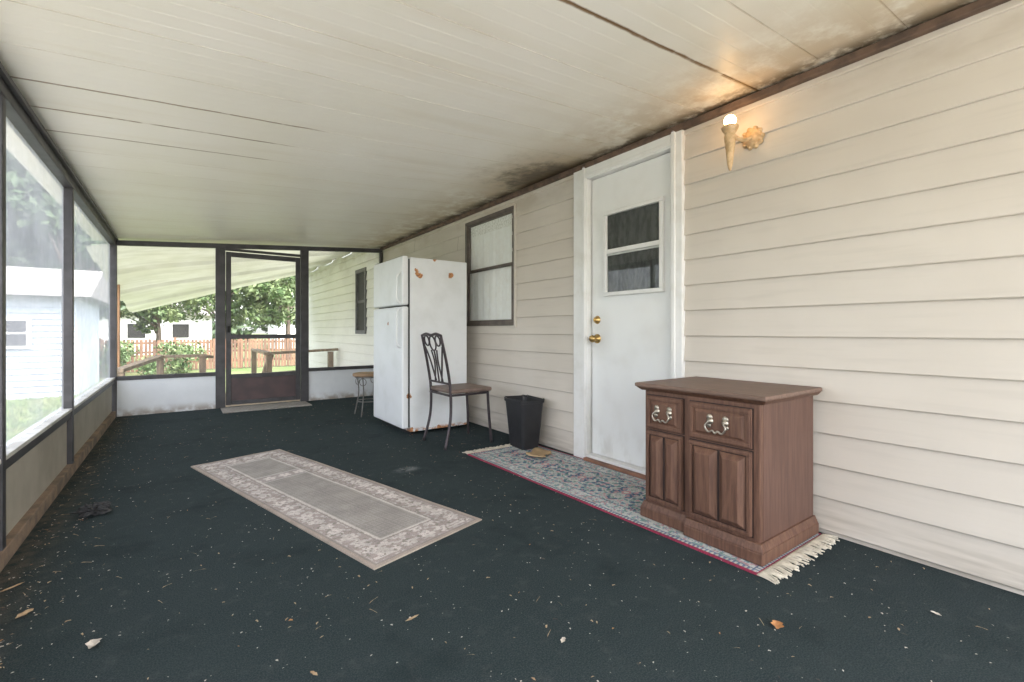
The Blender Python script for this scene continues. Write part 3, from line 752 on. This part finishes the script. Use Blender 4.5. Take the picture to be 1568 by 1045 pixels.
# ------------------------------------------------ rugs
def vnoise(u,v,seed=0):
    iu=np.floor(u).astype(int);iv=np.floor(v).astype(int);fu=u-iu;fv=v-iv
    fu=fu*fu*(3-2*fu);fv=fv*fv*(3-2*fv)
    def h(a,b):
        x=np.sin(a*127.1+b*311.7+seed*74.7)*43758.5453; return x-np.floor(x)
    return (h(iu,iv)*(1-fu)+h(iu+1,iv)*fu)*(1-fv)+(h(iu,iv+1)*(1-fu)+h(iu+1,iv+1)*fu)*fv
def rug(name,corners,nu,nv,colfn,lift,wr=.002):
    A,B,C,D=[np.array(c,float) for c in corners]
    e=empty(name,((A[0]+C[0])/2,(A[1]+C[1])/2,0))
    u,v=np.meshgrid(np.linspace(0,1,nu+1),np.linspace(0,1,nv+1),indexing='ij')
    P=(A[None,None]*(1-u)[...,None]+B*u[...,None])*(1-v)[...,None]+(D*(1-u)[...,None]+C*u[...,None])*v[...,None]
    z=lift+wr*(np.sin(u*17+v*2)+np.sin(u*7+1-v*3))*.5+wr+.003*vnoise(u*9,v*3,3)
    V=np.concatenate([P,z[...,None]],axis=2).reshape(-1,3)
    F=[(i*(nv+1)+j,(i+1)*(nv+1)+j,(i+1)*(nv+1)+j+1,i*(nv+1)+j+1) for i in range(nu) for j in range(nv)]
    V=V.tolist();border=[i*(nv+1) for i in range(nu+1)]+[nu*(nv+1)+j for j in range(1,nv+1)]+[i*(nv+1)+nv for i in range(nu-1,-1,-1)]+[j for j in range(nv-1,0,-1)]
    base=len(V)
    for k in border: p=V[k]; V.append([p[0],p[1],.0008])
    m=len(border)
    for k in range(m): F.append((border[k],border[(k+1)%m],base+(k+1)%m,base+k))
    o=mobj('pile',V,F,m_rug,e)
    col=colfn(u,v).reshape(-1,3)
    ca=o.data.color_attributes.new('Col','FLOAT_COLOR','POINT')
    full=np.ones((len(V),4),np.float32); full[:base,:3]=col; full[base:,:3]=col[border]
    ca.data.foreach_set('color',full.ravel()); return e
def mixc(c,mask,k): 
    c[mask]=k
LBG=2.17;WBG=.615
def beige(u,v):
    a=u*LBG;b=v*WBG
    c=np.zeros(u.shape+(3,)); c[:]=(.41,.35,.33)
    ea=np.minimum(a,LBG-a);eb=np.minimum(b,WBG-b);e=np.minimum(ea,eb)
    cream=(.66,.60,.57)
    bw=.165
    inb=(eb<bw)|(ea<.20)
    def motif(x,y,s):
        gx=(x/s)%1-.5; gy=(y/s)%1-.5; k=np.floor(x/s)+np.floor(y/s)
        th=np.arctan2(gy,gx);r=np.sqrt(gx**2+gy**2)
        return (r<.20+.24*np.abs(np.cos(2.5*th+k*1.3)))&(r>.07)
    w1=.02*(vnoise(a*9,b*9,5)-.5); w2=.02*(vnoise(a*9+5,b*9,6)-.5)
    run=np.where(eb<bw,a,b)
    mixc(c,inb&motif(run+w1,e-.035+w2,.094)&(e>.03),cream)
    mixc(c,inb&(vnoise(a*60,b*60,2)>.66)&(e>.03),(.56,.51,.48))
    mixc(c,inb&(vnoise(a*80,b*80,8)>.80)&(e>.03),(.30,.27,.24))
    field=(eb>=bw)&(ea>=.20)
    mixc(c,field,(.385,.355,.33))
    grid=field&(((a*45)%1<.22)|((b*45)%1<.22)); mixc(c,grid,(.33,.30,.28))
    for ac,w in ((LBG*.68,.06),):
        bnd=field&(np.abs(a-ac)<w); mixc(c,bnd,(.40,.35,.335)); mixc(c,bnd&motif(a-ac+.047,b,.094),cream)
        mixc(c,field&(np.abs(np.abs(a-ac)-w)<.005),(.58,.54,.50))
    for lo,hi,k in ((0,.018,(.42,.35,.30)),(.018,.026,(.32,.28,.26)),):
        mixc(c,(e>=lo)&(e<hi),k)
    fe=np.minimum(eb-bw,ea-.20)
    mixc(c,(np.abs(fe)<.007),(.62,.57,.53)); mixc(c,(np.abs(fe+.014)<.004),(.34,.30,.28))
    return c
rug('area_rug',[(.625,1.80),(.061,3.908),(.646,4.07),(1.229,1.961)],520,150,beige,.004)
LR=2.18;WR=.615
def persian(u,v):
    a=u*LR;b=v*WR;ea=np.minimum(a,LR-a);eb=np.minimum(b,WR-b);e=np.minimum(ea,eb)
    bm=np.abs(b-WR/2)
    c=np.zeros(u.shape+(3,)); 
    per=.36; am=np.abs((a/per)%1-.5)*per
    n1=vnoise(am*42,bm*42,1);n2=vnoise(am*75+9,bm*75,4);n3=vnoise(a*120,b*120,7)
    c[:]=(.19,.30,.34)
    mixc(c,n1>.55,(.46,.49,.47)); mixc(c,n1<.30,(.09,.15,.23)); mixc(c,n2>.72,(.52,.30,.32)); mixc(c,n2<.22,(.15,.26,.22)); mixc(c,(n1>.45)&(n1<.52),(.58,.57,.52))
    th=np.arctan2(bm,am+1e-6);r=np.sqrt(am**2+(bm*1.1)**2)
    mixc(c,(np.abs(r-.10-.012*np.cos(8*th))<.005),(.60,.58,.53))
    mixc(c,(r<.030),(.50,.26,.28)); mixc(c,(r<.016),(.6,.57,.5))
    bd=(e<.125)
    eb2=e; run=np.where(eb<ea,a,b)
    run=run+.012*(vnoise(a*14,b*14,21)-.5)
    p=(run/.055)%1-.5;q=((eb2-.045)/.055)%1-.5; rr=np.sqrt(p**2+q**2);tt=np.arctan2(q,p)
    c[bd]=(.54,.55,.53)
    mixc(c,bd&(rr<.20+.14*np.cos(5*tt)),(.20,.30,.38)); mixc(c,bd&(rr<.09),(.48,.26,.28)); mixc(c,bd&(vnoise(run*65,eb2*65,9)>.68),(.21,.33,.32)); mixc(c,bd&(vnoise(run*80,eb2*80,11)>.76),(.46,.28,.30))
    mixc(c,(np.abs(e-.125)<.004),(.12,.16,.24)); mixc(c,(np.abs(e-.036)<.003),(.12,.16,.24)); mixc(c,(e>=.014)&(e<.032)&(((run/.020)%1)<.5),(.52,.51,.47)); mixc(c,(e>=.014)&(e<.032)&(((run/.020)%1)>=.5),(.16,.21,.29))
    mixc(c,e<.014,(.30,.04,.08))
    c*=(.85+.3*n3)[...,None]
    return c
rn=rug('runner_rug',[(1.815,.885),(1.785,3.06),(2.405,3.08),(2.425,.885)],700,200,persian,.003)
m_fringe=pmat('fringe_yarn',(.66,.60,.49),(.50,.45,.36),30,.9)
V=[];F=[]
for end,(xa,xb,yy,dr) in enumerate(((1.815,2.425,.887,-1),(1.785,2.405,3.062,1))):
    n=120
    for i in range(n):
        x=xa+(xb-xa)*i/n+random.uniform(-.002,.002); ln=random.uniform(.045,.078)
        dx=random.uniform(-.022,.022)
        zz=.007
        pts=bez([(x,yy-dr*.004,zz),(x+dx*.3,yy+dr*ln*.45,.006+random.uniform(0,.005)),(x+dx,yy+dr*ln,.0035+random.uniform(0,.003))],3)
        v,f=sweep(pts,.0028,5);k=len(V);V+=v;F+=[tuple(q+k for q in t_) for t_ in f]
mobj('fringe',V,F,m_fringe,rn,smooth=True)
m_mat=pmat('doormat_fibre',(.36,.33,.30),(.26,.24,.22),40,.95,.6,200)
box('doormat',.40,1.36,6.22,6.60,.001,.014,m_mat,None,.004)

# ------------------------------------------------ litter
def leafshape(name,x,y,s,mat,ang,z=.004,curl=.4,asp=.5):
    V=[];F=[];n=8;m=4
    for i in range(n+1):
        t=i/n;w=asp*math.sin(math.pi*min(1,max(.03,t)))**.7
        for j in range(m+1):
            q=(j/m-.5)*2
            lx=(t-.5)*s;ly=q*w*s*.5*(1+.25*math.sin(t*14+q*3))
            lz=curl*s*(abs(q)**1.5*.35*w+.35*(t-.4)**2)+random.uniform(0,.02)*s
            V.append((x+lx*math.cos(ang)-ly*math.sin(ang),y+lx*math.sin(ang)+ly*math.cos(ang),z+lz))
    for i in range(n):
        for j in range(m):
            a=i*(m+1)+j;F.append((a,a+1,a+m+2,a+m+1))
    return mobj(name,V,F,mat,None,smooth=True)
m_l1=pmat('dry_leaf_tan',(.46,.34,.21),(.32,.21,.12),60,.8); m_l2=pmat('dry_leaf_pale',(.62,.56,.49),(.45,.40,.34),60,.8); m_l3=pmat('dry_leaf_orange',(.50,.24,.09),(.35,.16,.07),60,.8); m_dk=pmat('dry_leaf_dark',(.04,.035,.035),(.08,.07,.06),60,.9,.5,100)
leafshape('dry_leaf',1.555,.70,.045,m_l3,.4,.004,.6,.75)
leafshape('dry_leaf',-.21,1.86,.042,m_l2,1.2,.004,1.0,.8)
leafshape('dry_leaf',-.42,2.2,.055,m_l1,.9); leafshape('dry_leaf',-.50,2.45,.07,m_l1,.6,.004,.5,.2)
leafshape('dry_leaf',.62,1.42,.05,m_l1,.1,.004,.5,.22)
leafshape('dry_leaf',-.45,2.0,.05,m_l1,2.1,.004,.5,.25)
leafshape('dry_leaf',.30,1.35,.03,m_l1,2.0,.004,.5,.35)
leafshape('dry_leaf',.95,1.05,.028,m_l2,.5,.004,.6,.5)
leafshape('dry_leaf',2.05,.42,.030,m_l2,1.5,.004,.6,.45)
V=[];F=[]
bm_n=14
for i in range(bm_n+1):
    for j in range(20):
        th=math.pi*i/bm_n;ph=2*math.pi*j/20
        r=1+.35*math.sin(5*ph+3*th)+.25*math.sin(9*th+4*ph)+random.uniform(-.15,.15)
        V.append((-.363+.06*r*math.sin(th)*math.cos(ph),3.2+.05*r*math.sin(th)*math.sin(ph),.026+.024*r*math.cos(th)))
for i in range(bm_n):
    for j in range(20): F.append((i*20+j,i*20+(j+1)%20,(i+1)*20+(j+1)%20,(i+1)*20+j))
mobj('crumpled_dark_leaf',V,F,pmat('blackened_leaf',(.02,.02,.022),(.05,.05,.052),60,.8,.5,100))
def litter(name,n,mat,smin,smax,asp,ymax=6.5):
    V=[];F=[]
    for i in range(n):
        x=random.uniform(L+.06,W-.05)
        if random.random()<.28: x=L+.05+abs(random.gauss(0,.12))
        y=random.uniform(.25,ymax)
        s=random.uniform(smin,smax);w=s*asp*random.uniform(.6,1.3);a=random.uniform(0,6.28);z=.003
        ca,sa=math.cos(a),math.sin(a);k=len(V)
        for (p,q,h) in ((-.5,-.3,0),(.0,-.5,.2),(.5,-.2,.05),(.4,.4,.15),(-.3,.5,.25)):
            lx,ly=p*s,q*w; V.append((x+lx*ca-ly*sa,y+lx*sa+ly*ca,z+h*min(s,.012)))
        F.append((k,k+1,k+2,k+3,k+4))
    mobj(name,V,F,mat)
litter('leaf_litter_tan',380,m_l1,.006,.017,.35)
litter('leaf_litter_pale',800,m_l2,.003,.010,.6)
litter('leaf_litter_fine',550,m_l2,.003,.008,.6,2.6)
litter('leaf_litter_mixed',150,m_l1,.007,.016,.4,2.4)
litter('pine_needles',180,m_l1,.02,.05,.035)
litter('leaf_litter_orange',50,m_l3,.008,.016,.5)
litter('leaf_litter_dark',220,m_dk,.008,.022,.5)
m_card=pmat('kraft_paper',(.50,.35,.20),(.42,.29,.16),12,.8,.3,60)
V=[];F=[]
for i in range(9):
    for j in range(7):
        u,v=i/8-.5,j/6-.5; a=.5
        lx=u*.20;ly=v*.13*(1+.2*math.sin(i*1.3)); 
        V.append((2.20+lx*math.cos(a)-ly*math.sin(a),2.70+lx*math.sin(a)+ly*math.cos(a),.018+.03*u*u+.03*max(0,v)**1.2+.004*math.sin(i*2+j)))
for i in range(8):
    for j in range(6): k=i*7+j;F.append((k,k+1,k+8,k+7))
o=mobj('paper_bag',V,F,m_card,None,smooth=True); s_=o.modifiers.new('s','SOLIDIFY'); s_.thickness=.006

# ------------------------------------------------ light
elev=math.radians(60)
sd_=Vector((.50*math.cos(elev),-.866*math.cos(elev),math.sin(elev))).normalized()
ld=bpy.data.lights.new('sun','SUN'); ld.energy=5; ld.angle=math.radians(.5); ld.color=(1,.95,.87)
lo=bpy.data.objects.new('sun',ld); S.collection.objects.link(lo)
lo.rotation_euler=(-sd_).to_track_quat('-Z','Y').to_euler()
w=bpy.data.worlds.new('World'); S.world=w; w.use_nodes=True; nt=w.node_tree
bg=nt.nodes['Background']; sky=nt.nodes.new('ShaderNodeTexSky'); sky.sky_type='NISHITA'; sky.sun_disc=False
sky.sun_elevation=elev; sky.sun_rotation=math.atan2(sd_.x,sd_.y); sky.dust_density=3
hs=nt.nodes.new('ShaderNodeHueSaturation'); hs.inputs['Saturation'].default_value=.34
nt.links.new(sky.outputs[0],hs.inputs['Color'])
nt.links.new(hs.outputs[0],bg.inputs[0]); bg.inputs[1].default_value=1.5

# ------------------------------------------------ camera
cd=bpy.data.cameras.new('camera'); cd.sensor_width=36; cd.lens=16.19; cd.shift_y=-.0099; cd.clip_end=1000; cd.clip_start=.05
co=bpy.data.objects.new('camera',cd); S.collection.objects.link(co); co.location=(0,0,.95)
co.rotation_euler=(math.radians(90),0,math.radians(-35.8)); S.camera=co
